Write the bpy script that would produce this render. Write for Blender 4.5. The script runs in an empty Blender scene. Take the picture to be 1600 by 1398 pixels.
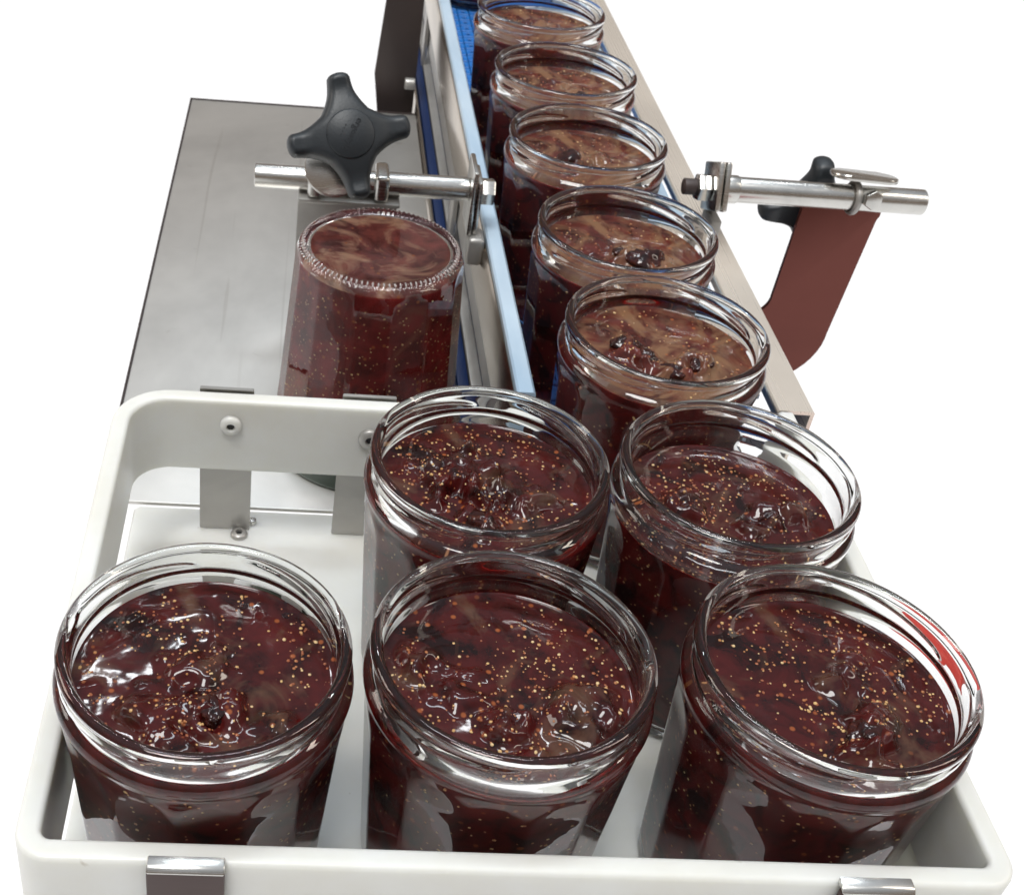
import bpy, bmesh, math, random
from math import pi, sin, cos, radians
from mathutils import Vector, Matrix, noise
import numpy as np

random.seed(7)
sc = bpy.context.scene
C = sc.collection

# ------------------------------------------------------------------ camera
cam_d = bpy.data.cameras.new('camera')
cam = bpy.data.objects.new('camera', cam_d)
C.objects.link(cam)
yaw, pitch, roll, F = 0.08414306, 0.64912213, 0.10439235, 1959.67
fwd = Vector((sin(yaw) * cos(pitch), cos(yaw) * cos(pitch), -sin(pitch)))
rgt = Vector((cos(yaw), -sin(yaw), 0))
up = rgt.cross(fwd)
r2 = rgt * cos(roll) + up * sin(roll)
u2 = up * cos(roll) - rgt * sin(roll)
m = Matrix(((r2.x, u2.x, -fwd.x), (r2.y, u2.y, -fwd.y), (r2.z, u2.z, -fwd.z))).to_4x4()
m.translation = (-0.06402674, -0.22872021, 0.24353019 + 0.098)
cam.matrix_world = m
cam_d.sensor_fit = 'HORIZONTAL'
cam_d.sensor_width = 36
cam_d.lens = F / 1600 * 36
cam_d.shift_x = (800 - 574.203) / 1600
cam_d.shift_y = (674.848 - 699) / 1600
cam_d.clip_start = 0.01
cam_d.clip_end = 200
cam_d.dof.use_dof = True
cam_d.dof.focus_distance = 0.36
cam_d.dof.aperture_fstop = 46
sc.camera = cam

# ------------------------------------------------------------------ light
sc.view_settings.view_transform = 'Standard'
sc.view_settings.look = 'None'
sc.view_settings.exposure = 0
sc.view_settings.gamma = 1
w = bpy.data.worlds.new('World')
sc.world = w
w.use_nodes = True
nt = w.node_tree
nt.nodes.clear()
tc = nt.nodes.new('ShaderNodeTexCoord')
sx = nt.nodes.new('ShaderNodeSeparateXYZ')
rp = nt.nodes.new('ShaderNodeValToRGB')
bg = nt.nodes.new('ShaderNodeBackground')
wo = nt.nodes.new('ShaderNodeOutputWorld')
nt.links.new(tc.outputs['Generated'], sx.inputs[0])
nt.links.new(sx.outputs['Z'], rp.inputs[0])
nt.links.new(rp.outputs[0], bg.inputs[0])
nt.links.new(bg.outputs[0], wo.inputs[0])
e = rp.color_ramp.elements
e[0].position = 0.0; e[0].color = (0.20, 0.155, 0.12, 1)
e[1].position = 1.0; e[1].color = (0.60, 0.65, 0.72, 1)
k = e.new(0.35); k.color = (0.27, 0.22, 0.185, 1)
k = e.new(0.62); k.color = (0.38, 0.39, 0.41, 1)
bg.inputs[1].default_value = 1.0

sun_d = bpy.data.lights.new('added_overhead_sun', 'SUN')  # sun lamp added for even overhead light on tray and backdrop
sun_d.energy = 2.4
sun_d.angle = radians(22)
sun_d.color = (1, .985, .96)
sun = bpy.data.objects.new('added_overhead_sun', sun_d)
C.objects.link(sun)
sun.rotation_euler = Vector((-0.20, -0.30, 1.0)).to_track_quat('Z', 'Y').to_euler()


def area(name, loc, tgt, sx_, sy_, watt, col=(1, 1, 1), roll=0):
    d = bpy.data.lights.new(name, 'AREA')
    d.shape = 'RECTANGLE'
    d.size, d.size_y = sx_, sy_
    d.energy = watt
    d.color = col
    o = bpy.data.objects.new(name, d)
    C.objects.link(o)
    o.location = loc
    q = (Vector(loc) - Vector(tgt)).to_track_quat('Z', 'Y')
    o.rotation_euler = (q.to_matrix() @ Matrix.Rotation(roll, 3, 'Z')).to_euler()
    return o


area('ceiling_lamp', (-0.36, 1.72, 2.05), (0, .1, 0), .17, 0.06, 1.5, (.93, .97, 1))
area('ceiling_lamp', (-0.05, 0.62, 2.3), (0, .1, 0), 1.1, 0.22, 13, (.84, .93, 1))
area('ceiling_lamp', (0.75, 1.45, 2.3), (0, .1, 0), .5, 0.05, 3.5, (.93, .97, 1))
area('left_side_lamp', (-2.1, 0.7, 1.1), (0, .1, 0), 0.7, 0.9, 14, (1, .93, .85))  # unseen warm area lamp low on the left
area('ceiling_lamp', (1.9, -0.2, 1.7), (0, .1, 0), 0.2, 1.4, 13, (1, .9, .78), 0)


# ------------------------------------------------------------------ materials
def mat(name, base=(.5, .5, .5), rough=.5, metal=0., **kw):
    m_ = bpy.data.materials.new(name)
    m_.use_nodes = True
    b = m_.node_tree.nodes['Principled BSDF']
    b.inputs['Base Color'].default_value = (*base, 1)
    b.inputs['Roughness'].default_value = rough
    b.inputs['Metallic'].default_value = metal
    for k_, v_ in kw.items():
        b.inputs[k_.replace('_', ' ')].default_value = v_
    return m_


class N:
    def __init__(s, m_):
        s.t = m_.node_tree
        s.b = s.t.nodes['Principled BSDF']

    def new(s, ty, **kw):
        n = s.t.nodes.new(ty)
        for k_, v_ in kw.items():
            if k_ in n.inputs.keys():
                n.inputs[k_].default_value = v_
            else:
                setattr(n, k_, v_)
        return n

    def l(s, a, b):
        s.t.links.new(a, b)

    def coord(s, scale=(1, 1, 1), out='Object'):
        a = s.new('ShaderNodeTexCoord')
        mp = s.new('ShaderNodeMapping')
        mp.inputs['Scale'].default_value = scale
        s.l(a.outputs[out], mp.inputs[0])
        return mp.outputs[0]

    def noise(s, co, scale, detail=4, rough=.55, dist=0):
        n = s.new('ShaderNodeTexNoise')
        n.inputs['Scale'].default_value = scale
        n.inputs['Detail'].default_value = detail
        n.inputs['Roughness'].default_value = rough
        n.inputs['Distortion'].default_value = dist
        s.l(co, n.inputs['Vector'])
        return n.outputs['Fac']

    def ramp(s, fac, stops):
        r = s.new('ShaderNodeValToRGB')
        el = r.color_ramp.elements
        while len(el) < len(stops):
            el.new(.5)
        for i, (p, c) in enumerate(stops):
            el[i].position = p
            el[i].color = (*c, 1) if len(c) == 3 else c
        s.l(fac, r.inputs[0])
        return r.outputs[0]

    def bump(s, h, strength, dist, to=True):
        b = s.new('ShaderNodeBump')
        b.inputs['Strength'].default_value = strength
        b.inputs['Distance'].default_value = dist
        s.l(h, b.inputs['Height'])
        if to:
            s.l(b.outputs[0], s.b.inputs['Normal'])
        return b


def g(v):
    return (v, v, v)


M = {}
# glass
m_ = mat('clear_glass', (1, 1, 1), 0.0, 0, IOR=1.47, Transmission_Weight=1.0)
n = N(m_)
co = n.coord()
n.bump(n.noise(co, 90, 2), .14, .0006)
n.b.inputs['Base Color'].default_value = (.985, .995, .99, 1)
M['glass'] = m_


def jam_mat(name, dark, mid, pulp, pulp_amt, spec=True):
    m_ = mat(name, dark, .06 if spec else .6)
    n = N(m_)
    co = n.coord()
    f1 = n.noise(co, 85, 5, .6, .7)
    c1 = n.ramp(f1, [(.36, dark), (.52, mid), (.70, tuple(v * 1.5 for v in mid))])
    f2 = n.noise(co, 42, 4, .6, 1.2)
    fac = n.ramp(f2, [(pulp_amt, g(0)), (pulp_amt + .14, g(1))])
    mx = n.new('ShaderNodeMix', data_type='RGBA')
    n.l(fac, mx.inputs[0])
    n.l(c1, mx.inputs[6])
    mx.inputs[7].default_value = (*pulp, 1)
    # small buried seeds, orange through the syrup
    vo = n.new('ShaderNodeTexVoronoi')
    vo.inputs['Scale'].default_value = 260
    n.l(co, vo.inputs['Vector'])
    sf = n.ramp(vo.outputs['Distance'], [(.13, g(1)), (.24, g(0))])
    wn = n.new('ShaderNodeSeparateColor')
    n.l(vo.outputs['Color'], wn.inputs[0])
    pick = n.ramp(wn.outputs[0], [(.70, g(0)), (.72, g(1))])
    mu = n.new('ShaderNodeMath', operation='MULTIPLY')
    n.l(sf, mu.inputs[0]); n.l(pick, mu.inputs[1])
    mu2 = n.new('ShaderNodeMath', operation='MULTIPLY')
    n.l(mu.outputs[0], mu2.inputs[0]); mu2.inputs[1].default_value = .75
    mx2 = n.new('ShaderNodeMix', data_type='RGBA')
    n.l(mu2.outputs[0], mx2.inputs[0])
    n.l(mx.outputs[2], mx2.inputs[6])
    mx2.inputs[7].default_value = (.30, .085, .025, 1)
    n.l(mx2.outputs[2], n.b.inputs['Base Color'])
    n.b.inputs['Subsurface Weight'].default_value = .35
    n.b.inputs['Subsurface Radius'].default_value = (.0035, .0006, .0004)
    n.b.inputs['Subsurface Scale'].default_value = 1.0
    if spec:
        h1 = n.noise(co, 150, 2, .4)
        n.bump(h1, .14, .0008)
        n.b.inputs['Roughness'].default_value = .07
        n.b.inputs['IOR'].default_value = 1.42
    else:
        n.b.inputs['Specular IOR Level'].default_value = .15
    return m_


M['jam'] = jam_mat('fig_jam_surface', (.008, .0012, .0012), (.043, .0042, .0038), (.078, .036, .022), .545)
M['jam_brown_reflect'] = jam_mat('fig_jam_brown_reflection_surface', (.030, .005, .004), (.075, .014, .010), (.165, .084, .044), .455)  # brown pulp, plus a warm wall reflection mixed into the jam colour
M['jam_side'] = jam_mat('fig_jam_behind_glass', (.016, .0012, .0012), (.085, .0055, .0050), (.09, .010, .006), .60, False)
M['jam_side_lit'] = jam_mat('lit_fig_jam_behind_glass', (.075, .0060, .0055), (.15, .012, .011), (.17, .04, .025), .60, False)  # same jam, lighter: the light on the upturned jar is put into the colour
M['jam_base'] = jam_mat('fig_jam_under_glass_base', (.06, .009, .007), (.15, .036, .028), (.36, .20, .13), .49, False)  # pale blotches stand for trapped froth and a reflection painted on the base

m_ = mat('dark_fig_skin', (.02, .004, .004), .07, IOR=1.45)
n = N(m_)
n.l(n.ramp(n.noise(n.coord(), 260, 4, .6, .6), [(.35, (.006, .0015, .0015)), (.6, (.035, .006, .004)), (.8, (.09, .03, .012))]), n.b.inputs['Base Color'])
n.bump(n.noise(n.coord(), 300, 2), .15, .0006)
M['fig'] = m_
m_ = mat('fig_seed', (.6, .33, .12), .3)
n = N(m_)
at = n.new('ShaderNodeAttribute', attribute_name='tint')
n.l(at.outputs['Color'], n.b.inputs['Base Color'])
M['seed'] = m_


def steel(name, base, rough, stretch=(1, 60, 1), var=.12, scale=30, tintdark=.75, cst=(1, 1, 1)):
    m_ = mat(name, base, rough, 1.0)
    n = N(m_)
    co = n.coord(cst)
    f = n.noise(co, scale, 5, .6, .4)
    c = n.ramp(f, [(.3, tuple(v * tintdark for v in base)), (.65, base)])
    n.l(c, n.b.inputs['Base Color'])
    co2 = n.coord(stretch)
    f2 = n.noise(co2, 120, 3, .6)
    r = n.new('ShaderNodeMapRange')
    n.l(f2, r.inputs[0])
    r.inputs[3].default_value = rough - var * .5
    r.inputs[4].default_value = rough + var
    n.l(r.outputs[0], n.b.inputs['Roughness'])
    n.bump(f2, .06, .0004)
    return m_


M['steel'] = steel('brushed_steel', (.66, .65, .62), .22, (1, 1, 40))
M['steel_rail'] = steel('brushed_steel_rail', (.58, .51, .43), .24, (10, .06, 10), .04, scale=9, tintdark=.55, cst=(2, .8, 2))
M['steel_beige'] = steel('beige_worn_steel', (.80, .73, .64), .27, (10, .06, 10), .04, scale=8, tintdark=.80, cst=(1, .8, 1))
M['steel_beige'].node_tree.nodes['Principled BSDF'].inputs['Metallic'].default_value = .6
M['steel_sheet'] = steel('satin_steel_sheet', (.73, .715, .68), .45, (60, 1.5, 1), .14, 7, .72)
n = N(M['steel_sheet'])
src = n.b.inputs['Base Color'].links[0].from_socket
fm = n.noise(n.coord((1, 1.6, 1)), 38, 4, .55, 1.4)
mk = n.ramp(fm, [(.68, g(0)), (.76, g(.4))])
fs = n.noise(n.coord((220, 5, 1)), 1.0, 2, .5, .3)
mk2 = n.ramp(fs, [(.66, g(0)), (.72, g(.22))])
ad = n.new('ShaderNodeMath', operation='MAXIMUM')
n.l(mk, ad.inputs[0]); n.l(mk2, ad.inputs[1])
mx = n.new('ShaderNodeMix', data_type='RGBA')
n.l(ad.outputs[0], mx.inputs[0]); n.l(src, mx.inputs[6]); mx.inputs[7].default_value = (.36, .33, .29, 1)
n.l(mx.outputs[2], n.b.inputs['Base Color'])
M['steel_red_reflect'] = steel('painted_red_reflection_steel', (.15, .046, .036), .30, (1, 1, 40), .12, 12, .8)  # plain steel with the red floor's reflection put into its colour
M['steel_red_reflect'].node_tree.nodes['Principled BSDF'].inputs['Metallic'].default_value = .75
M['steel_dark'] = steel('dark_brown_sheet_metal', (.045, .032, .030), .5, (1, 1, 1), .08, 12, .8)
M['steel_dark'].node_tree.nodes['Principled BSDF'].inputs['Metallic'].default_value = .1
M['steel_grey'] = steel('dull_grey_steel', (.40, .39, .37), .38, (1, 1, 30), .1, 25, .8)
M['steel_grey'].node_tree.nodes['Principled BSDF'].inputs['Metallic'].default_value = .55
M['clip_reflect'] = steel('clip_painted_reflection_steel', (.060, .036, .033), .38, (1, 1, 30), .1, 25, .8)  # steel clip face, brown reflection of the surroundings painted in
M['clip_reflect'].node_tree.nodes['Principled BSDF'].inputs['Metallic'].default_value = .5

m_ = mat('white_polyethylene', (.64, .645, .615), .36, 0, Subsurface_Weight=.6)
m_.node_tree.nodes['Principled BSDF'].inputs['Subsurface Radius'].default_value = (.006, .006, .005)
m_.node_tree.nodes['Principled BSDF'].inputs['Subsurface Scale'].default_value = 1.0
n = N(m_)
co = n.coord()
c = n.ramp(n.noise(co, 22, 5, .6), [(.3, (.605, .60, .555)), (.6, (.65, .66, .64))])
# a few dark scuffs
f = n.noise(n.coord((1, 1, .5)), 130, 3, .5, .5)
sc_ = n.ramp(f, [(.735, g(0)), (.78, g(.6))])
mx = n.new('ShaderNodeMix', data_type='RGBA')
n.l(sc_, mx.inputs[0]); n.l(c, mx.inputs[6]); mx.inputs[7].default_value = (.35, .31, .25, 1)
n.l(mx.outputs[2], n.b.inputs['Base Color'])
n.bump(n.noise(co, 500, 3), .08, .0003)
M['white'] = m_
M['guide'] = mat('pale_blue_white_guide_plastic', (.62, .70, .77), .25)
n = N(M['guide'])
n.l(n.ramp(n.noise(n.coord((1, .25, 1)), 40, 4), [(.35, (.32, .43, .54)), (.62, (.44, .54, .63))]), n.b.inputs['Base Color'])
M['belt'] = mat('blue_belt_plastic', (.012, .12, .42), .35)
n = N(M['belt'])
n.l(n.ramp(n.noise(n.coord(), 60, 4), [(.35, (.008, .085, .32)), (.65, (.018, .17, .52))]), n.b.inputs['Base Color'])
M['belt_dark'] = mat('dark_blue_belt_underside', (.004, .018, .06), .6)
M['belt_shaded'] = mat('painted_shade_belt_side', (.002, .014, .065), .45)
M['knob'] = mat('charcoal_plastic', (.011, .015, .019), .46)
n = N(M['knob'])
n.bump(n.noise(n.coord(), 900, 2), .2, .0003)
M['knob_text'] = mat('dark_embossed_lettering', (.008, .010, .013), .4)
M['knurl'] = mat('frosted_glass_ridge', (.80, .74, .72), .08, 0, Transmission_Weight=.55, IOR=1.5)
M['lid'] = mat('dark_green_lid_lacquer', (.006, .03, .016), .25)
M['black'] = mat('black_hole', (.01, .01, .01), .6)
M['red'] = mat('red_paint', (.42, .028, .018), .4)
n = N(M['red'])
n.l(n.ramp(n.noise(n.coord(), 40, 4), [(.3, (.34, .022, .015)), (.7, (.46, .035, .022))]), n.b.inputs['Base Color'])
M['backdrop'] = mat('white_sweep', (.95, .95, .95), .9)
n = N(M['backdrop'])
n.l(n.ramp(n.noise(n.coord(), 2, 3), [(.3, g(.945)), (.7, g(.955))]), n.b.inputs['Base Color'])


# ------------------------------------------------------------------ helpers
def link(name, me, material=None, parent=None, **props):
    o = bpy.data.objects.new(name, me)
    C.objects.link(o)
    if material is not None and me is not None:
        me.materials.append(material)
    if parent:
        o.parent = parent
    for k_, v_ in props.items():
        o[k_] = v_
    return o


def smooth(me, ang=40):
    me.polygons.foreach_set('use_smooth', [True] * len(me.polygons))
    if ang < 180:
        bm = bmesh.new(); bm.from_mesh(me)
        a = radians(ang)
        for ed in bm.edges:
            if len(ed.link_faces) == 2 and ed.calc_face_angle(0) > a:
                ed.smooth = False
        bm.to_mesh(me); bm.free()


def from_bm(name, bm, material=None, parent=None, sm=40, **props):
    me = bpy.data.meshes.new(name)
    bmesh.ops.recalc_face_normals(bm, faces=bm.faces)
    bm.to_mesh(me); bm.free()
    if sm:
        smooth(me, sm)
    return link(name, me, material, parent, **props)


def add_box(bm, lo, hi, bev=0, seg=2, mtx=None):
    t = bmesh.new()
    bmesh.ops.create_cube(t, size=1)
    for v in t.verts:
        v.co = Vector([(lo[i] + hi[i]) / 2 + v.co[i] * (hi[i] - lo[i]) for i in range(3)])
    if bev:
        bmesh.ops.bevel(t, geom=t.edges[:], offset=bev, segments=seg, affect='EDGES', profile=.5)
    if mtx:
        t.transform(mtx)
    me = bpy.data.meshes.new('t'); t.to_mesh(me); t.free()
    bm.from_mesh(me); bpy.data.meshes.remove(me)


def box(name, lo, hi, material, parent=None, bev=0, seg=2, mtx=None, **props):
    bm = bmesh.new(); add_box(bm, lo, hi, bev, seg, mtx)
    return from_bm(name, bm, material, parent, 40, **props)


def add_prism(bm, pts, h0, h1, mtx, bev=0, seg=2):
    """pts: 2D outline, extruded h0..h1 in local z, then placed by mtx"""
    t = bmesh.new()
    lo = [t.verts.new((x, y, h0)) for x, y in pts]
    hi = [t.verts.new((x, y, h1)) for x, y in pts]
    nn = len(pts)
    f0 = t.faces.new(lo[::-1]); f1 = t.faces.new(hi)
    for i in range(nn):
        t.faces.new((lo[i], lo[(i + 1) % nn], hi[(i + 1) % nn], hi[i]))
    if bev:
        ed = [e_ for e_ in t.edges if e_.link_faces and any(f in (f0, f1) for f in e_.link_faces)]
        bmesh.ops.bevel(t, geom=ed, offset=bev, segments=seg, affect='EDGES', profile=.5)
    t.transform(mtx)
    me = bpy.data.meshes.new('t'); t.to_mesh(me); t.free()
    bm.from_mesh(me); bpy.data.meshes.remove(me)


def prism(name, pts, h0, h1, mtx, material, parent=None, bev=0, **props):
    bm = bmesh.new(); add_prism(bm, pts, h0, h1, mtx, bev)
    return from_bm(name, bm, material, parent, 35, **props)


def ngon(r, n_, ph=0):
    return [(r * cos(2 * pi * i / n_ + ph), r * sin(2 * pi * i / n_ + ph)) for i in range(n_)]


def frame(origin, zaxis, xhint=(1, 0, 0)):
    z = Vector(zaxis).normalized()
    x = Vector(xhint); x = (x - z * x.dot(z)).normalized()
    y = z.cross(x)
    mm = Matrix(((x.x, y.x, z.x), (x.y, y.y, z.y), (x.z, y.z, z.z))).to_4x4()
    mm.translation = origin
    return mm


def lathe(name, prof, mtx, material, parent=None, seg=40, sm=40, **props):
    """prof: (r, z) closed at both ends on the axis when r == 0"""
    bm = bmesh.new()
    rows = []
    for r, z in prof:
        if r < 1e-7:
            rows.append([bm.verts.new((0, 0, z))])
        else:
            rows.append([bm.verts.new((r * cos(2 * pi * i / seg), r * sin(2 * pi * i / seg), z)) for i in range(seg)])
    for a, b in zip(rows, rows[1:]):
        for i in range(seg):
            j = (i + 1) % seg
            if len(a) == 1 and len(b) == 1:
                continue
            if len(a) == 1:
                bm.faces.new((a[0], b[i], b[j]))
            elif len(b) == 1:
                bm.faces.new((a[i], b[0], a[j]))
            else:
                bm.faces.new((a[i], b[i], b[j], a[j]))
    bm.transform(mtx)
    return from_bm(name, bm, material, parent, sm, **props)


def cyl_prof(r, h0, h1, bev):
    p = [(0, h0), (r - bev, h0)]
    for i in range(1, 4):
        a = pi / 2 * i / 3
        p.append((r - bev + bev * sin(a), h0 + bev - bev * cos(a)))
    for i in range(0, 4):
        a = pi / 2 * i / 3
        p.append((r - bev + bev * cos(a), h1 - bev + bev * sin(a)))
    p.append((0, h1))
    return p


def thing(name, label, cat, loc=(0, 0, 0), group=None):
    o = bpy.data.objects.new(name, None)
    C.objects.link(o)
    o.location = loc
    o.empty_display_size = .02
    o['label'] = label; o['category'] = cat
    if group:
        o['group'] = group
    return o


def sstep(a, b, x):
    t = min(1, max(0, (x - a) / (b - a)))
    return t * t * (3 - 2 * t)


# ------------------------------------------------------------------ setting
bm = bmesh.new()
S = 40
vs = [bm.verts.new(p) for p in ((-S, -S, -2.6), (S, -S, -2.6), (S, S, -2.6), (-S, S, -2.6))]
bm.faces.new(vs)
o = from_bm('backdrop', bm, M['backdrop'], sm=0); o['kind'] = 'structure'

# ------------------------------------------------------------------ jars
NF = 14
ZT = .098


def r_out(z):  # round body
    return .0337 + (.0386 - .0337) * (z / .078) ** 1.0


def r_in(z):
    z0 = min(z, .078)
    r = .0312 + (.0354 - .0312) * ((max(z0, .006) - .006) / .072)
    if z > .082:
        r += (.0346 - .0354) * sstep(.082, .088, z)
    if z < .006:
        r -= .001 * (1 - z / .006)
    return r


def outer_rows(knurl):
    rows = []
    # base, from the centre out (r, z)
    for r, z in ((0, .0028), (.012, .0027), (.021, .0024), (.0262, .0021), (.0278, .0018), (.0287, .0010), (.0293, .0004), (.0299, .0001), (.0306, .0), (.0312, .0002), (.0317, .0008), (.0320, .0013), (.0326, .0018), (.0332, .0027)):
        rows.append((r, z, 'base'))
    z = .0045
    while z < .0625:
        rows.append((r_out(z), z, 'facet')); z += .0045
    z = .0625
    while z < .0795:
        rows.append((r_out(min(z, .078)), z, 'facet')); z += .0011
    for r, z in ((.0386, .0800), (.0386, .0818), (.0389, .0832), (.0393, .0842), (.03955, .0855), (.0394, .0868), (.0389, .0878), (.0381, .0885), (.0373, .0890)):
        rows.append((r, z, 'bead'))
    z = .0895
    while z < .0951:
        rows.append((.0370, z, 'neck')); z += .0005
    for i in range(0, 9):  # rounded lip
        a = -pi * .32 + pi * (.82) * i / 8
        rows.append((.0366 + .0018 * cos(a), .0962 + .0018 * sin(a), 'lip'))
    for r, z in ((.0360, .09795), (.0355, .0976), (.0351, .0970), (.0348, .096), (.0346, .0945), (.0345, .0925), (.0345, .090), (.0346, .088)):
        rows.append((r, z, 'in'))
    for z in (.086, .084, .082, .080, .075, .068, .058, .048, .038, .028, .018, .010, .006):
        rows.append((r_in(z), z, 'in'))
    for r, z in ((.0304, .0045), (.0294, .0038), (.027, .0036), (.015, .0042), (0, .0046)):
        rows.append((r, z, 'in'))
    return rows


def glass_mesh(name, seg, knurl=False):
    rows = outer_rows(knurl)
    verts = []; faces = []; idx = []
    for r, z, kind in rows:
        if r == 0:
            idx.append([len(verts)]); verts.append((0, 0, z)); continue
        cur = []
        for i in range(seg):
            t = 2 * pi * i / seg
            rr, zz = r, z
            if kind == 'facet':
                d = (t % (2 * pi / NF)) - pi / NF
                sc2 = z / .0700
                ap = r_out(min(z, .0685)) * cos(pi / NF) * 1.001
                if z > .0685:
                    ap += (z - .0685) ** 1.5 * 1.15
                pl_ = ap / cos(d)
                # soft minimum
                kk = .00022
                hh = max(0, min(1, .5 + .5 * (pl_ - r) / kk))
                rr = pl_ * (1 - hh) + r * hh - kk * hh * (1 - hh)
                rr = min(rr, r)
            elif kind == 'neck':
                # four slanted lugs
                ph = (t / (pi / 2)) % 1.0
                if ph < .82:
                    zc = .0900 + .0042 * ph / .82
                    env = sstep(0, .1, ph) * sstep(.82, .72, ph) if False else sstep(0, .1, ph) * (1 - sstep(.72, .82, ph))
                    rr = r + .0011 * env * math.exp(-((z - zc) / .0009) ** 2)
            elif knurl and kind == 'base' and .0265 < r < .0322:
                if .0290 < r < .0321:
                    pk = abs(cos(t * 45)) ** 1.5
                    zz = z + .0009 * pk
                    rr = r - .0005 * pk * sstep(.0306, .0318, r) + .0005 * pk * (1 - sstep(.0292, .0304, r))
            cur.append(len(verts))
            verts.append((rr * cos(t), rr * sin(t), zz))
        idx.append(cur)
    for a, b in zip(idx, idx[1:]):
        for i in range(seg):
            j = (i + 1) % seg
            if len(a) == 1:
                faces.append((a[0], b[j], b[i]))
            elif len(b) == 1:
                faces.append((a[i], a[j], b[0]))
            else:
                faces.append((a[i], a[j], b[j], b[i]))
    me = bpy.data.meshes.new(name)
    me.from_pydata(verts, [], faces)
    me.update()
    bm = bmesh.new(); bm.from_mesh(me)
    bmesh.ops.recalc_face_normals(bm, faces=bm.faces)
    bm.to_mesh(me); bm.free()
    smooth(me, 181)
    return me


GLASS = glass_mesh('glass_body', NF * 14)
GLASS.materials.append(M['glass'])

ico = bmesh.new()
bmesh.ops.create_icosphere(ico, subdivisions=1, radius=1)
IV = np.array([v.co[:] for v in ico.verts]); IF = np.array([[v.index for v in f.verts] for f in ico.faces])
ico.free()


def seeds_mesh(name, items):
    """items: (pos, radius, tint)"""
    nv = len(IV)
    V = []; Fc = []; T = []
    for i, (p, r, t, nrm) in enumerate(items):
        s = np.array([r * random.uniform(.85, 1.2), r * random.uniform(.8, 1.05), r * random.uniform(.75, 1)])
        a = random.uniform(0, 6.28)
        R = np.array([[cos(a), -sin(a), 0], [sin(a), cos(a), 0], [0, 0, 1]])
        V.append((IV * s) @ R.T + np.array(p)); Fc.append(IF + i * nv); T += [t] * nv
    V = np.concatenate(V); Fc = np.concatenate(Fc)
    me = bpy.data.meshes.new(name)
    me.from_pydata(V.tolist(), [], Fc.tolist())
    at = me.attributes.new('tint', 'FLOAT_COLOR', 'POINT')
    at.data.foreach_set('color', np.array([(*t, 1) for t in T], dtype=np.float32).ravel())
    smooth(me, 181)
    me.materials.append(M['seed'])
    return me


TINTS = [(.34, .13, .045), (.28, .085, .03), (.56, .36, .15), (.48, .28, .11), (.40, .18, .06), (.60, .43, .22), (.30, .09, .03), (.22, .06, .02)]


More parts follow.
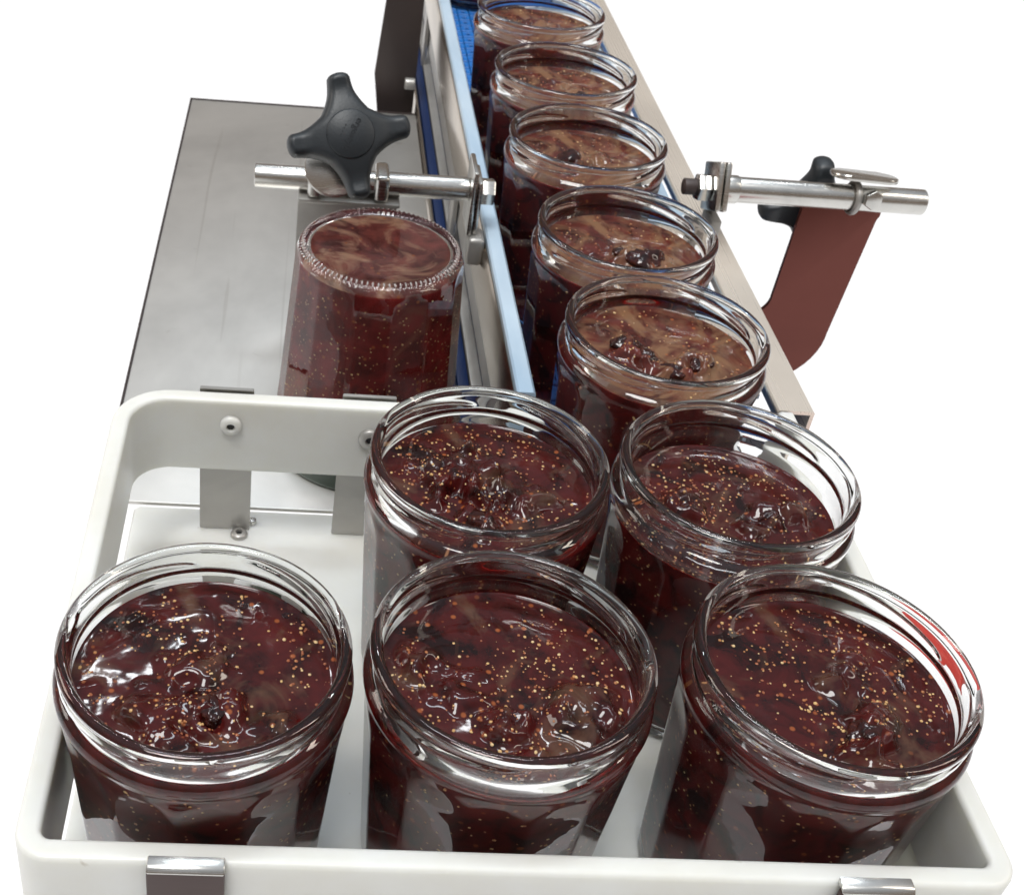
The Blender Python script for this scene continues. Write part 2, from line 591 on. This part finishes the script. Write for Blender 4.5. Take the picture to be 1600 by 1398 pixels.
def make_jam(seedv, level, lumps, swirl, brown, amp=1.0, nside=520, side='jam_side'):
    rnd = random.Random(seedv)
    off = Vector((rnd.uniform(0, 50), rnd.uniform(0, 50), rnd.uniform(0, 50)))
    R = r_in(level) + .00018
    nr, na = 84, 168

    def h(x, y):
        d = math.hypot(x, y) / R
        p = Vector((x, y, 0))
        wv = noise.noise_vector(p * 70 + off) * .004 * swirl
        q = p + Vector((wv.x, wv.y, 0))
        v = .0006 * noise.noise(q * 42 + off) + .00010 * noise.noise(q * 140 + off)
        # fold lines from stirring
        rd = 1 - abs(noise.noise(q * 85 + off * 2))
        v += .0004 * swirl * (rd ** 4) * sstep(-.1, .35, noise.noise(p * 45 + off * 1.7))
        for (lx, ly, lr, lh) in lumps:
            lr *= 1.28
            wl = noise.noise_vector(p * 150 + off * 1.3 + Vector((lx * 900, 0, 0))) * (lr * .75)
            u = math.hypot(x - lx + wl.x, (y - ly) * 1.1 + wl.y) / lr
            if u < 1.6:
                b = math.exp(-(u * 1.15) ** 4) * lh * 1.8
                b *= 1 + .45 * noise.noise(q * 190 + off) + .10 * noise.noise(q * 400 + off)
                v += b
        v *= amp * (1 - sstep(.86, .995, d))
        v += .0009 * math.exp(-(1 - d) * R / .0011)
        return level + v

    verts = [(0, 0, h(0, 0))]; faces = []
    for i in range(1, nr + 1):
        r = R * (i / nr) ** .85
        for j in range(na):
            t = 2 * pi * j / na
            x, y = r * cos(t), r * sin(t)
            verts.append((x, y, h(x, y)))
    for j in range(na):
        faces.append((0, 1 + j, 1 + (j + 1) % na))
    for i in range(nr - 1):
        b0 = 1 + i * na; b1 = b0 + na
        for j in range(na):
            k2 = (j + 1) % na
            faces.append((b0 + j, b1 + j, b1 + k2, b0 + k2))
    ntop = len(faces)
    last = 1 + (nr - 1) * na
    zs = [level - .002 - i * (level - .0095) / 9 for i in range(10)] + [.0062]
    for z in zs:
        cur = len(verts)
        rr = r_in(z) + .00018
        for j in range(na):
            t = 2 * pi * j / na
            verts.append((rr * cos(t), rr * sin(t), z))
        for j in range(na):
            k2 = (j + 1) % na
            faces.append((last + j, cur + j, cur + k2, last + k2))
        last = cur
    cur = len(verts)
    for j in range(na):
        t = 2 * pi * j / na
        verts.append((.0284 * cos(t), .0284 * sin(t), .0034))
    for j in range(na):
        k2 = (j + 1) % na
        faces.append((last + j, cur + j, cur + k2, last + k2))
    verts.append((0, 0, .0040)); c_ = len(verts) - 1
    for j in range(na):
        faces.append((cur + j, c_, cur + (j + 1) % na))
    me = bpy.data.meshes.new('fig_jam')
    me.from_pydata(verts, [], faces)
    me.update()
    me.materials.append(M['jam_brown_reflect'] if brown else M['jam'])
    me.materials.append(M[side])
    me.materials.append(M['jam_base'])
    mi = np.zeros(len(faces), dtype=np.int32); mi[ntop:] = 1; mi[-2 * na:] = 2
    me.polygons.foreach_set('material_index', mi)
    smooth(me, 60)
    items = []
    nseed = int(720 if not brown else 240)
    for _ in range(nseed):
        r = (R - .0012) * math.sqrt(rnd.random()); t = rnd.uniform(0, 2 * pi)
        x, y = r * cos(t), r * sin(t)
        if noise.noise(Vector((x, y, 0)) * 60 + off * 3) < -.05 and rnd.random() < .8:
            continue
        s = rnd.uniform(.00032, .00064)
        items.append(((x, y, h(x, y) - s * rnd.uniform(.05, .86)), s, rnd.choice(TINTS), None))
    for _ in range(nside):
        z = .008 + (level - .010) * rnd.random() ** .7; t = rnd.uniform(0, 2 * pi)
        s = rnd.uniform(.00045, .00070)
        rr = r_in(z) + .00018 - s * rnd.uniform(.35, .8)
        items.append(((rr * cos(t), rr * sin(t), z), s, rnd.choice(TINTS[:5]), None))
    return me, seeds_mesh('fig_seeds', items)


GROUP = 'open glass jars filled with fig jam'
# (x, y, level, rotation, lumps, swirl, brown, amp, label)
JARS = [
    (-.0812, -.0024, .0838, .1, [(-.010, -.014, .008, .0022), (.004, -.012, .006, .0026), (-.002, .002, .007, .0016), (-.006, -.024, .005, .0015), (.020, -.018, .006, .0012)], 1.3, False, 1.0,
     'open jam jar in the front left tray corner, long white glossy streaks on its jam'),
    (.0002, .0, .0822, .3, [(-.024, .006, .0055, .0022), (-.002, -.015, .0055, .0026), (.022, -.010, .009, .0020), (.004, -.029, .0055, .0018), (-.012, -.004, .006, .0014)], .75, False, .9,
     'open jam jar at the middle of the front row, round blob at its left edge'),
    (.0886, .0004, .0838, .2, [(.008, -.016, .0065, .0028), (.012, -.008, .005, .0024), (.006, -.024, .006, .0020), (.006, .004, .005, .0014), (.014, .013, .004, .0012)], .6, False, .9,
     'open jam jar in the front right tray corner, thickly speckled with seeds'),
    (.0020, .0824, .0826, .0, [(-.008, .006, .011, .0030), (.004, -.004, .007, .0026), (-.002, -.016, .006, .0020), (.014, -.004, .006, .0020)], 1.2, False, 1.1,
     'open jam jar in the tray behind the middle front one, whirled jam, beside back bar'),
    (.0832, .0820, .0785, .4, [(-.014, .002, .007, .0024), (.006, -.008, .005, .0020), (.022, .000, .005, .0030), (.014, -.001, .005, .0020), (-.004, -.018, .005, .0016)], .8, False, 1.0,
     'open jam jar in the tray filled lower than the others, behind the front right jar'),
    (.0774, .1658, .0840, .15, [(-.012, .004, .006, .0026), (-.006, -.004, .006, .0028), (.002, -.012, .006, .0026), (.014, -.006, .006, .0030)], .7, True, .9,
     'open jam jar nearest on the conveyor, dark shiny lumps on brown jam'),
    (.0773, .2446, .0832, .35, [(.008, -.006, .009, .0022), (.000, .000, .006, .0016), (-.012, .006, .006, .0012)], .8, True, .9,
     'second open jam jar from the front on the conveyor, beside the right rod clamp'),
    (.0752, .3360, .0835, .05, [(-.006, -.002, .008, .0020), (.008, .004, .006, .0016)], .9, True, 1.0,
     'third open jam jar from the front on the conveyor, level with the star knob'),
    (.0770, .4222, .0835, .25, [(-.004, .002, .009, .0018), (.010, -.006, .005, .0016)], .9, True, 1.0,
     'fourth open jam jar from the front on the conveyor'),
    (.0764, .5180, .0835, .12, [(.000, .004, .008, .0018), (-.010, -.004, .005, .0012)], .9, True, 1.0,
     'farthest wholly seen jar on the conveyor, rim cut by the top of the picture'),
    (.0760, .8300, .0835, .22, [(.000, .004, .008, .0018)], .9, True, 1.0,
     'jam jar hardly seen at the top edge, beyond the bare blue belt'),
]
PIECES = {5: (0, 1, 2, 3), 6: (0, 1), 7: (0,), 4: (0, 3, 4), 3: (2,), 0: (1,), 2: (0,), 8: (1,)}
for i, (x, y, lv, rot, lumps, sw, br, amp, lab) in enumerate(JARS):
    t = thing('jam_jar', lab, 'jar', (x, y, .0006), GROUP)
    gl = link('glass_body', GLASS, None, t)
    gl.rotation_euler.z = rot
    jm, sd = make_jam(11 + i * 17, lv, lumps, sw, br, amp)
    jo = link('fig_jam', jm, None, t)
    link('fig_seeds', sd, None, jo, kind='stuff')
    for q in PIECES.get(i, ()):
        lx, ly, lr, lh = lumps[q]
        bm = bmesh.new()
        bmesh.ops.create_icosphere(bm, subdivisions=4, radius=1)
        oo = Vector((i * 7.1, q * 3.3, 1.7))
        for v in bm.verts:
            d = 1 + .34 * noise.noise(v.co * 1.3 + oo) + .16 * noise.noise(v.co * 3.4 + oo) + .05 * noise.noise(v.co * 8 + oo)
            v.co = Vector((v.co.x * lr * .98 * d, v.co.y * lr * .74 * d, v.co.z * lr * .50 * d))
        fo = from_bm('fig_piece', bm, M['fig'], jo, 180)
        fo.location = (lx, ly, lv + lh * .55)
        fo.rotation_euler = (.25, .1, q * 1.3)

# the jar standing on its lid
t = thing('upturned_jam_jar', 'full jam jar standing upside down on the steel table, below the star knob', 'jar', (-.0290, .2150, .0985))
g2 = glass_mesh('glass_body_knurled', NF * 32, True)
gl = link('glass_body', g2, M['glass'], t)
jm, sd = make_jam(311, .0845, [], .2, False, .5, 1500, 'jam_side_lit')
jo = link('fig_jam', jm, None, t)
link('fig_seeds', sd, None, jo, kind='stuff')
kn = []
kf_ = []
for q in range(92):
    a = 2 * pi * q / 92
    rot = Matrix.Rotation(a, 3, 'Z') @ Matrix.Rotation(radians(-38), 3, 'Y')
    for v in IV:
        p = rot @ Vector((v[0] * .00105, v[1] * .00042, v[2] * .00042)) + Vector((.0313 * cos(a), .0313 * sin(a), .0008))
        kn.append(p[:])
    kf_ += [[i + q * len(IV) for i in f] for f in IF.tolist()]
me = bpy.data.meshes.new('knurled_ring'); me.from_pydata(kn, [], kf_); smooth(me, 181)
link('knurled_ring', me, M['knurl'], gl)
prof = [(0, .0984), (.0385, .0984), (.0398, .0976), (.0402, .0960), (.0402, .0900), (.0405, .0893), (.0405, .0886), (.0398, .0884), (.0392, .0890), (.0392, .0972), (0, .0981)]
lathe('lid', prof, Matrix.Identity(4), M['lid'], t, 96)
t.rotation_euler = (pi, 0, .35)
t.location.z = .0986

# ------------------------------------------------------------------ tray
tray = thing('collecting_tray', 'white plastic tray with a rounded wall bar holding the five nearest jars', 'tray', (0, 0, 0))
XL0, XL1 = -.1250, -.1189   # left wall outer, inner
XR0, XR1 = .1257, .1317
YF0, YF1 = -.0490, -.0415
YB0, YB1 = .1425, .1500
ZB0, ZB1 = .036, .0690


def arc(cx, cy, r, a0, a1, n_=9):
    return [(cx + r * cos(radians(a0 + (a1 - a0) * i / n_)), cy + r * sin(radians(a0 + (a1 - a0) * i / n_))) for i in range(n_ + 1)]


# centreline of the wall with its half thickness, swept with a rounded section
hw = .0032
RC = .017
xl, xr, yf, yb = (XL0 + XL1) / 2, (XR0 + XR1) / 2, (YF0 + YF1) / 2, (YB0 + YB1) / 2
path = [(.034, yb), (.015, yb), (-.02, yb), (-.06, yb)]
path += arc(xl + RC, yb - RC, RC, 90, 180)
path += [(xl, .10), (xl, .05), (xl, .0)]
path += arc(xl + RC * .36, yf + RC * .36, RC * .36, 180, 270)
path += [(-.06, yf), (0, yf), (.06, yf)]
path += arc(xr - RC * .36, yf + RC * .36, RC * .36, 270, 360)
path += [(xr, .02), (xr, .07), (xr, .12), (xr, .156)]


def sweep(name, path, sect, material, parent, closed=False):
    """sect: (offset to the left of travel, z)"""
    bm = bmesh.new(); rows = []
    for i, (x, y) in enumerate(path):
        a = Vector(path[max(0, i - 1)]); b = Vector(path[min(len(path) - 1, i + 1)])
        d = (b - a).normalized(); nn = Vector((-d.y, d.x))
        rows.append([bm.verts.new((x + nn.x * s, y + nn.y * s, z)) for s, z in sect])
    k_ = len(sect)
    for a, b in zip(rows, rows[1:]):
        for i in range(k_):
            bm.faces.new((a[i], a[(i + 1) % k_], b[(i + 1) % k_], b[i]))
    bm.faces.new(rows[0][::-1]); bm.faces.new(rows[-1])
    return from_bm(name, bm, material, parent, 50)


def rrect(x0, x1, z0, z1, r, n_=4):
    p = []
    for cx, cz, a in ((x1 - r, z1 - r, 0), (x0 + r, z1 - r, 90), (x0 + r, z0 + r, 180), (x1 - r, z0 + r, 270)):
        for i in range(n_ + 1):
            t_ = radians(a + 90 * i / n_)
            p.append((cx + r * cos(t_), cz + r * sin(t_)))
    return p


sweep('wall_bar', path, rrect(-hw, hw, ZB0, ZB1, .0016), M['white'], tray)
# floor: rounded sheet
fp = [(.014, .162), (XL0 + .004, .162)] + [(XL0 + .002, .160)] + arc(XL0 + .012, YF0 + .012, .012, 180, 270) + arc(XR1 - .012, YF0 + .012, .012, 270, 360) + [(XR1, .160), (.1345, .160)]
prism('floor_panel', fp, -.012, 0.0, Matrix.Identity(4), M['white'], tray, .0008)


box('side_panel', (XR0 + .0012, YF0 + .012, .0002), (XR1 - .0012, .1500, ZB0 + .001), M['white'], tray, .0004)


def back_clip(x0, x1):
    th = .0009
    pts = [(YB0 + .0070, ZB1 + .0001), (YB1 + .0002, ZB1 + .0001), (YB1 + .0002, .0004), (YB1, .0004), (YB1 + .0002 + th, .0004),
           (YB1 + .0002 + th, ZB1 + .0005), (YB1 + .0001 + th * .6, ZB1 + .0001 + th), (YB0 + .0065, ZB1 + .0001 + th)]
    pts = [pts[0], pts[1], pts[2], pts[4], pts[5], pts[6], pts[7]]
    mm = Matrix(((0, 0, 1, 0), (1, 0, 0, 0), (0, 1, 0, 0), (0, 0, 0, 1)))
    return prism('bracket_strip', pts, x0, x1, mm, M['steel_grey'], tray, .0004)


back_clip(-.0955, -.0755)
back_clip(-.0425, -.0225)


def front_clip(x0, x1):
    th = .0022
    y0 = YF0 - .0006
    pts = [(y0, ZB1 + .0001), (y0, -.012), (y0 - th, -.012), (y0 - th, ZB1 + .0001)]
    pts2 = [(YF0 + .0012, ZB1 + .0004), (y0, ZB1 + .0004), (y0, ZB1 + .0002), (y0 - th, ZB1 + .0002), (y0 - th, ZB1 + .0006), (y0 - th * .7, ZB1 + .0014), (y0 - th * .25, ZB1 + .0019), (YF0 + .0012, ZB1 + .0019)]
    mm = Matrix(((0, 0, 1, 0), (1, 0, 0, 0), (0, 1, 0, 0), (0, 0, 0, 1)))
    prism('bracket_hook', pts2, x0, x1, mm, M['steel'], tray, .0004)
    return prism('bracket_strip', pts, x0, x1, mm, M['clip_reflect'], tray, .0004, label='steel clip hooked over the front wall, brown reflection in its colour')


front_clip(-.0915, -.0725)
front_clip(.0820, .1010)


def screw(loc, axis, r=.0042, parent=tray, hole=True, mt=None):
    prof = [(0, -.001), (r, -.001), (r, .0003), (r * .93, .0008), (r * .62, .0014), (r * .42, .0014), (r * .38, .0004), (0, .0002)]
    s = lathe('screw', prof, frame(loc, axis), mt or M['steel_grey'], parent, 32)
    if hole:
        prism('socket', ngon(r * .36, 6), .0002, .0006, frame(loc, axis), M['black'], s)
    return s


screw((-.0835, YB0 - .0003, .0585), (0, -1, 0), .0040, mt=M['white'])
screw((-.0315, YB0 - .0003, .0555), (0, -1, 0), .0044)
screw((-.0795, .1470, .0006), (0, 0, 1), .0034)
lathe('screw', cyl_prof(.0016, -.001, .0016, .0005), frame((-.0745, .1545, .0006), (0, 0, 1)), M['steel'], tray, 16)
lathe('screw', cyl_prof(.0034, -.001, .0012, .0005), frame((XR0 - .0002, -.0215, .0500), (-1, 0, 0)), M['black'], tray, 20)

# red block added beside the tray in place of a red floor (seen through the glass rim) and stand under it
bm = bmesh.new()
add_box(bm, (.1385, .072, -.060), (.194, .122, .000), .004, 3)
add_box(bm, (.1395, .119, -.050), (.164, .205, -.004), .003, 3)
o = from_bm('red_floor_stand_in', bm, M['red'], None)
o['label'] = 'added red block standing for the red floor, seen through the front right jar rim'; o['category'] = 'floor stand-in'
o = box('red_machine_bed', (-.118, -.036, -.075), (.118, .150, -.0125), M['red'], None, .003, 2)
o['label'] = 'red painted machine bed under the white tray'; o['category'] = 'machine bed'

# ------------------------------------------------------------------ steel table
tb = thing('steel_table', 'satin steel side table left of the conveyor under the upturned jar', 'table')
box('table_top', (-.1370, .1645, -.0020), (.0140, .5770, .0), M['steel_sheet'], tb, .0007)
box('apron', (-.1380, .1660, -.055), (-.1372, .5770, .0004), M['steel_dark'], tb, 0)
box('apron', (-.1380, .5772, -.055), (.0138, .5784, .0004), M['steel_dark'], tb, 0)

# ------------------------------------------------------------------ conveyor
cv = thing('conveyor', 'narrow conveyor with blue link belt between two steel guide rails', 'conveyor', (0.08, .16, 0))
cv.location = (0, 0, 0)
Y0, Y1 = .166, 1.25
box('side_frame', (.0150, Y0, -.060), (.0168, Y1, .0012), M['steel_rail'], cv, .0004)
box('side_frame', (.1470, Y0, -.060), (.1490, Y1, .0012), M['steel_rail'], cv, .0004)
box('belt_bed', (.0172, Y0, -.020), (.1466, Y1, -.0045), M['belt_dark'], cv, 0)
# one belt link with slots, mesh shared between rows
bm = bmesh.new()
PIT = .0127
xa, xb = .0310, .1460
nx = 12
wx = (xb - xa) / nx
for i in range(nx):
    x0 = xa + i * wx
    # each module: two cross bars and two lengthwise webs leave a slot
    sh = .0018 if i % 2 else 0
    add_box(bm, (x0 + .0003, .0002 + sh, -.0042), (x0 + wx - .0003, .0040 + sh, -.0012), .0005, 1)
    add_box(bm, (x0 + .0003, .0075 + sh, -.0042), (x0 + wx - .0003, .0112 + sh, -.0012), .0005, 1)
    add_box(bm, (x0 + .0003, .0040 + sh - .0004, -.0042), (x0 + .0034, .0075 + sh + .0004, -.0014), 0)
    add_box(bm, (x0 + wx - .0034, .0040 + sh - .0004, -.0042), (x0 + wx - .0003, .0075 + sh + .0004, -.0014), 0)
first = from_bm('belt_link', bm, M['belt'], cv, 30)
first.location.y = Y0
for k_ in range(1, int((Y1 - Y0) / PIT)):
    c_ = first.copy(); c_.location.y = Y0 + k_ * PIT; C.objects.link(c_); c_.parent = cv

box('shaded_belt_side', (.0182, Y0, -.0044), (.0240, Y1, -.0010), M['belt_shaded'], cv, .0008)  # left side of the belt, its shadow put into the dark colour
box('wear_strip', (.0246, Y0, -.0044), (.0302, Y1, -.0002), M['steel_grey'], cv, .0004)
# left guide rail: steel channel with pale plastic strip
YR0, YR1 = .158, 1.20


def extr_y(name, pts, y0, y1, material, parent, bev=0, **props):
    # pts are (x, z)
    mm = Matrix(((1, 0, 0, 0), (0, 0, -1, 0), (0, 1, 0, 0), (0, 0, 0, 1)))
    return prism(name, pts, -y1, -y0, mm, material, parent, bev, **props)


extr_y('guide_rail', [(.0225, .040), (.0290, .040), (.0290, .0660), (.0238, .0660), (.0225, .0640)], YR0, YR1, M['steel_rail'], cv, 0)
extr_y('guide_strip', [(.0240, .0664), (.0292, .0664), (.0292, .046), (.0312, .046), (.0312, .0690), (.0302, .0700), (.0248, .0700), (.0240, .0692)], YR0, YR1, M['guide'], cv, 0)
extr_y('guide_rail', [(.0270, .012), (.0300, .012), (.0300, .036), (.0270, .036)], YR0 + .01, YR1, M['steel_grey'], cv, 0)
# right guide rail
extr_y('guide_strip', [(.1185, .044), (.1205, .044), (.1205, .0605), (.1255, .0605), (.1255, .0625), (.1245, .0640), (.1192, .0640), (.1185, .0632)], .176, YR1, M['guide'], cv, 0)
extr_y('guide_rail', [(.1262, .0666), (.1395, .0666), (.1395, .044), (.1410, .044), (.1410, .0676), (.1404, .0682), (.1268, .0682), (.1262, .0676)], .158, YR1, M['steel_beige'], cv, 0)
for yy in (.35, .62, .9):
    box('rail_post', (.1412, yy, -.05), (.1445, yy + .014, .060), M['steel_grey'], cv, .0004)
    box('rail_post', (.0232, yy + .05, -.01), (.0262, yy + .064, .0395), M['steel_grey'], cv, .0004)


# ------------------------------------------------------------------ star knob
def star_outline(n_=160, rt=.0266, rv=.0120):
    P = []
    hwid = .0051
    for i in range(n_):
        a = 2 * pi * i / n_
        d = ((a + pi / 4) % (pi / 2)) - pi / 4      # angle from nearest lobe axis
        # concave flank between lobes: union of hub circle and flaring lobe
        best = rv
        lo_, hi_ = rv, rt
        for _ in range(22):
            mid = (lo_ + hi_) / 2
            ax = mid * cos(d); of = abs(mid * sin(d))
            wv = hwid + .0085 * max(0, 1 - (ax - .0060) / .0165) ** 1.8
            if ax > rt - .0035:
                tt = (ax - (rt - .0035)) / .0035
                wv *= math.sqrt(max(0, 1 - tt ** 2.4))
            if of <= wv:
                lo_ = mid
            else:
                hi_ = mid
        P.append((lo_ * cos(a), lo_ * sin(a)))
    return P


def star_knob(parent, mtx, text=True):
    P = star_outline()
    nP = len(P)
    A = np.array(P)
    B = np.roll(A, -1, 0)

    def edge_dist(q):
        ab = B - A
        t_ = np.clip(((q - A) * ab).sum(1) / (ab ** 2).sum(1), 0, 1)
        return np.hypot(*(A + ab * t_[:, None] - q).T).min()
    bm = bmesh.new(); rows = []
    fr = [1.0, .985, .96, .92, .87, .80, .70, .58, .45, .32, .2, .1]

    def zt(r, d, H, bev_):
        q_ = 1 - min(d / bev_, 1)
        return H * math.sqrt(max(0, 1 - q_ ** 2)) - .0030 * sstep(.008, .022, r) + .0016 * sstep(.019, .026, r)
    for H, bev_, seq in ((-.0058, .0022, fr[::-1]), (.0060, .0030, fr)):
        for f_ in seq:
            if H > 0 and f_ == 1.0:
                continue
            row = []
            for x, y in P:
                q = np.array([x * f_, y * f_])
                row.append(bm.verts.new((q[0], q[1], zt(math.hypot(*q), edge_dist(q), H, bev_))))
            rows.append(row)
    for a, b in zip(rows, rows[1:]):
        for i in range(nP):
            bm.faces.new((a[i], a[(i + 1) % nP], b[(i + 1) % nP], b[i]))
    bm.faces.new(rows[0][::-1])
    bm.faces.new(rows[-1])
    bm.transform(mtx)
    kn = from_bm('star_knob', bm, M['knob'], parent, 60)
    lathe('hub_cap', [(0, .0068), (.0096, .0067), (.0100, .0064), (.0102, .0058), (.0102, .0035), (0, .0035)], mtx, M['knob'], kn, 64)
    if text:
        for s, size, dx, dy in (('ergostyle', .0040, 0, .0008), ('- - - -', .0024, 0, -.0034)):
            cu = bpy.data.curves.new('lettering', 'FONT')
            cu.body = s; cu.size = size; cu.align_x = 'CENTER'; cu.align_y = 'CENTER'; cu.extrude = .00012; cu.resolution_u = 3
            ob = bpy.data.objects.new('tmp', cu); C.objects.link(ob)
            dg = bpy.context.evaluated_depsgraph_get()
            me = bpy.data.meshes.new_from_object(ob.evaluated_get(dg))
            bpy.data.objects.remove(ob)
            me.transform(mtx @ Matrix.Rotation(radians(142), 4, 'Z') @ Matrix.Translation((dx, dy, .00685)))
            link('lettering', me, M['knob_text'], kn)
    return kn


def rod(parent, x0, x1, y, z, r=.0058, material=None):
    return lathe('rod', cyl_prof(r, 0, x1 - x0, .0006), frame((x0, y, z), (1, 0, 0), (0, 0, 1)), material or M['steel'], parent, 48)


# ---- left clamp
YL, ZL = .290, .0880
lc = thing('rod_clamp', 'steel rod clamp with a charcoal four lobed star knob, over the steel table', 'clamp', (-.04, YL, 0))
lc.location = (0, 0, 0)
rod(lc, -.083, .0140, YL, ZL, .0054)
box('end_plate', (.0142, YL - .011, .0700), (.0166, YL + .011, .1010), M['steel'], lc, .0008)
box('end_plate', (.0170, YL - .010, .0705), (.0192, YL + .010, .0960), M['steel'], lc, .0008)
prism('bolt_head', ngon(.0062, 6, .3), 0, .0062, frame((.0194, YL - .001, ZL), (1, 0, 0), (0, 0, 1)), M['steel'], lc, .0007)
mm = frame((0, YL, 0), (0, -1, 0), (1, 0, 0))
box('foot_block', (.0150, YL - .014, .0560), (.0232, YL - .001, .0700), M['steel_grey'], lc, .0022, 3)
# upright plate behind the upturned jar, bent over at its top
prism('upright_plate', [(-.0630, .0004), (-.0170, .0004), (-.0170, .0780), (-.0190, .0800), (-.0610, .0800), (-.0630, .0780)], -.0085, -.0060,
      frame((0, YL, 0), (0, -1, 0), (1, 0, 0)) , M['steel_grey'], lc, .0005)
box('top_flange', (-.0630, YL - .0090, .0802), (-.0170, YL + .0084, .0822), M['steel_grey'], lc, .0008)
box('clamp_block', (-.0590, YL - .0085, .0823), (-.0525, YL + .0085, .0955), M['steel'], lc, .0018, 3)
box('clamp_block', (-.0290, YL - .0085, .0823), (-.0225, YL + .0085, .0950), M['steel'], lc, .0018, 3)
ax = Vector((0.06, -.84, .54)).normalized()
ctr = Vector((-.0430, .2660, .1205))
kf = frame(ctr, ax, (-.22, .3, .9))
lathe('washer', [(0, 0), (.0122, 0), (.0130, .0006), (.0130, .0016), (.0122, .0022), (0, .0022)], frame((-.0480, .2795, .0990), ax), M['steel'], lc, 64)
lathe('stem', cyl_prof(.0050, -.022, -.005, .0005), frame(ctr, ax), M['steel'], lc, 24)
star_knob(lc, kf)

# ---- right clamp
YR, ZR = .300, .0920
rc = thing('rod_clamp', 'steel rod clamp on a curved plate coloured with a reflection, outside the conveyor right rail', 'clamp')
rod(rc, .1336, .2300, YR, ZR, .0060)
lathe('collar', cyl_prof(.0066, 0, .0070, .0006), frame((.1334, YR, ZR), (1, 0, 0), (0, 0, 1)), M['steel'], rc, 40)
R45 = Matrix.Rotation(radians(8), 4, 'X')


def plate_x(x0, x1, s0, s1, z0, z1, name='end_plate', mt='steel'):
    return box(name, (x0, YR - s0, z0), (x1, YR + s1, z1), M[mt], rc, .0008, 2)


for xx in (.1275, .1307):
    box('end_plate', (xx, -.0112, -.0112), (xx + .0026, .0112, .0112), M['steel'], rc, .0008, 2, Matrix.Translation((0, YR, ZR + .001)) @ Matrix.Rotation(radians(-24), 4, 'X'))
box('support_arm', (.1300, YR - .0080, .0300), (.1350, YR + .0080, .0790), M['steel_grey'], rc, .0008)
prism('bolt_head', ngon(.0066, 6, .2), 0, .0062, frame((.1210, YR, ZR), (1, 0, 0), (0, 0, 1)), M['steel'], rc, .0008)
lathe('bolt_shank', cyl_prof(.0038, 0, .0060, .0004), frame((.1150, YR, ZR), (1, 0, 0), (0, 0, 1)), M['steel_dark'], rc, 24)
# curved plate in an upright plane
P = [(.1775, .0860), (.2165, .0860), (.2165, .0790), (.2150, .0770), (.2113, .0130)]
cx_, cz_, rr_ = .1790, .0120, .0325
P += [(cx_ + rr_ * cos(radians(a)), cz_ + rr_ * sin(radians(a))) for a in range(-5, -91, -8)]
P += [(.1420, -.0205), (.1420, .0190), (.1640, .0190)]
P += [(.1650 + .0125 * sin(radians(a)), .0315 - .0125 * cos(radians(a))) for a in range(8, 91, 12)]
prism('curved_plate', P, -.0105, -.0080, frame((0, YR, 0), (0, -1, 0), (1, 0, 0)), M['steel_red_reflect'], rc, .0004, label='bent steel plate coloured reddish by a painted floor reflection')
star_knob(rc, frame((.1885, YR + .0230, .0760), (0, 1, .12), (1, 0, .12)), False)
lathe('stem', cyl_prof(.0040, 0, .0140, .0004), frame((.1880, YR + .0108, .0780), (0, 1, 0)), M['steel'], rc, 20)
# oval saddle plate with nut on the rod
ov = []
for s in (1, -1):
    for i in range(13):
        a = radians(-90 + 180 * i / 12)
        ov.append((s * (.0095 + .0065 * cos(a)), s * .0080 * sin(a)))
prism('saddle_plate', ov, 0, .0024, frame((.1985, YR + .001, ZR + .0092), (.04, .22, 1), (1, 0, 0)), M['steel'], rc, .0009)
prism('hex_nut', ngon(.0046, 6, .5), 0, .0040, frame((.2015, YR - .0062, ZR + .0030), (.1, -1, .15), (1, 0, 0)), M['steel'], rc, .0007)
bm = bmesh.new()
for i in range(32):
    pass
# eye ring round the rod
ring = bmesh.new()
rowsR = []
for i in range(40):
    a = 2 * pi * i / 40
    row = []
    for j in range(10):
        b = 2 * pi * j / 10
        rad = .0071 + .0012 * cos(b)
        row.append(ring.verts.new((.1962 + .0016 * sin(b), YR + rad * cos(a), ZR + rad * sin(a))))
    rowsR.append(row)
for i in range(40):
    a, b = rowsR[i], rowsR[(i + 1) % 40]
    for j in range(10):
        ring.faces.new((a[j], a[(j + 1) % 10], b[(j + 1) % 10], b[j]))
from_bm('eye_ring', ring, M['steel_grey'], rc, 180)
bm.free()

# ---- far left holder plate
fb = thing('holder_plate', 'dark brown upright holder plate at the far left side of the conveyor', 'bracket')
YQ = .600
prism('plate', [(-.0105, -.012), (.0135, -.012), (.0135, .130), (-.0165, .130), (-.0115, .068), (-.0150, .018)], -.002, .002,
      frame((0, YQ, 0), (0, -1, 0), (1, 0, 0)), M['steel_dark'], fb, .0005)
lathe('bolt', cyl_prof(.0040, 0, .007, .0008), frame((.006, YQ - .004, .014), (1, 0, 0), (0, 0, 1)), M['steel_grey'], fb, 20)
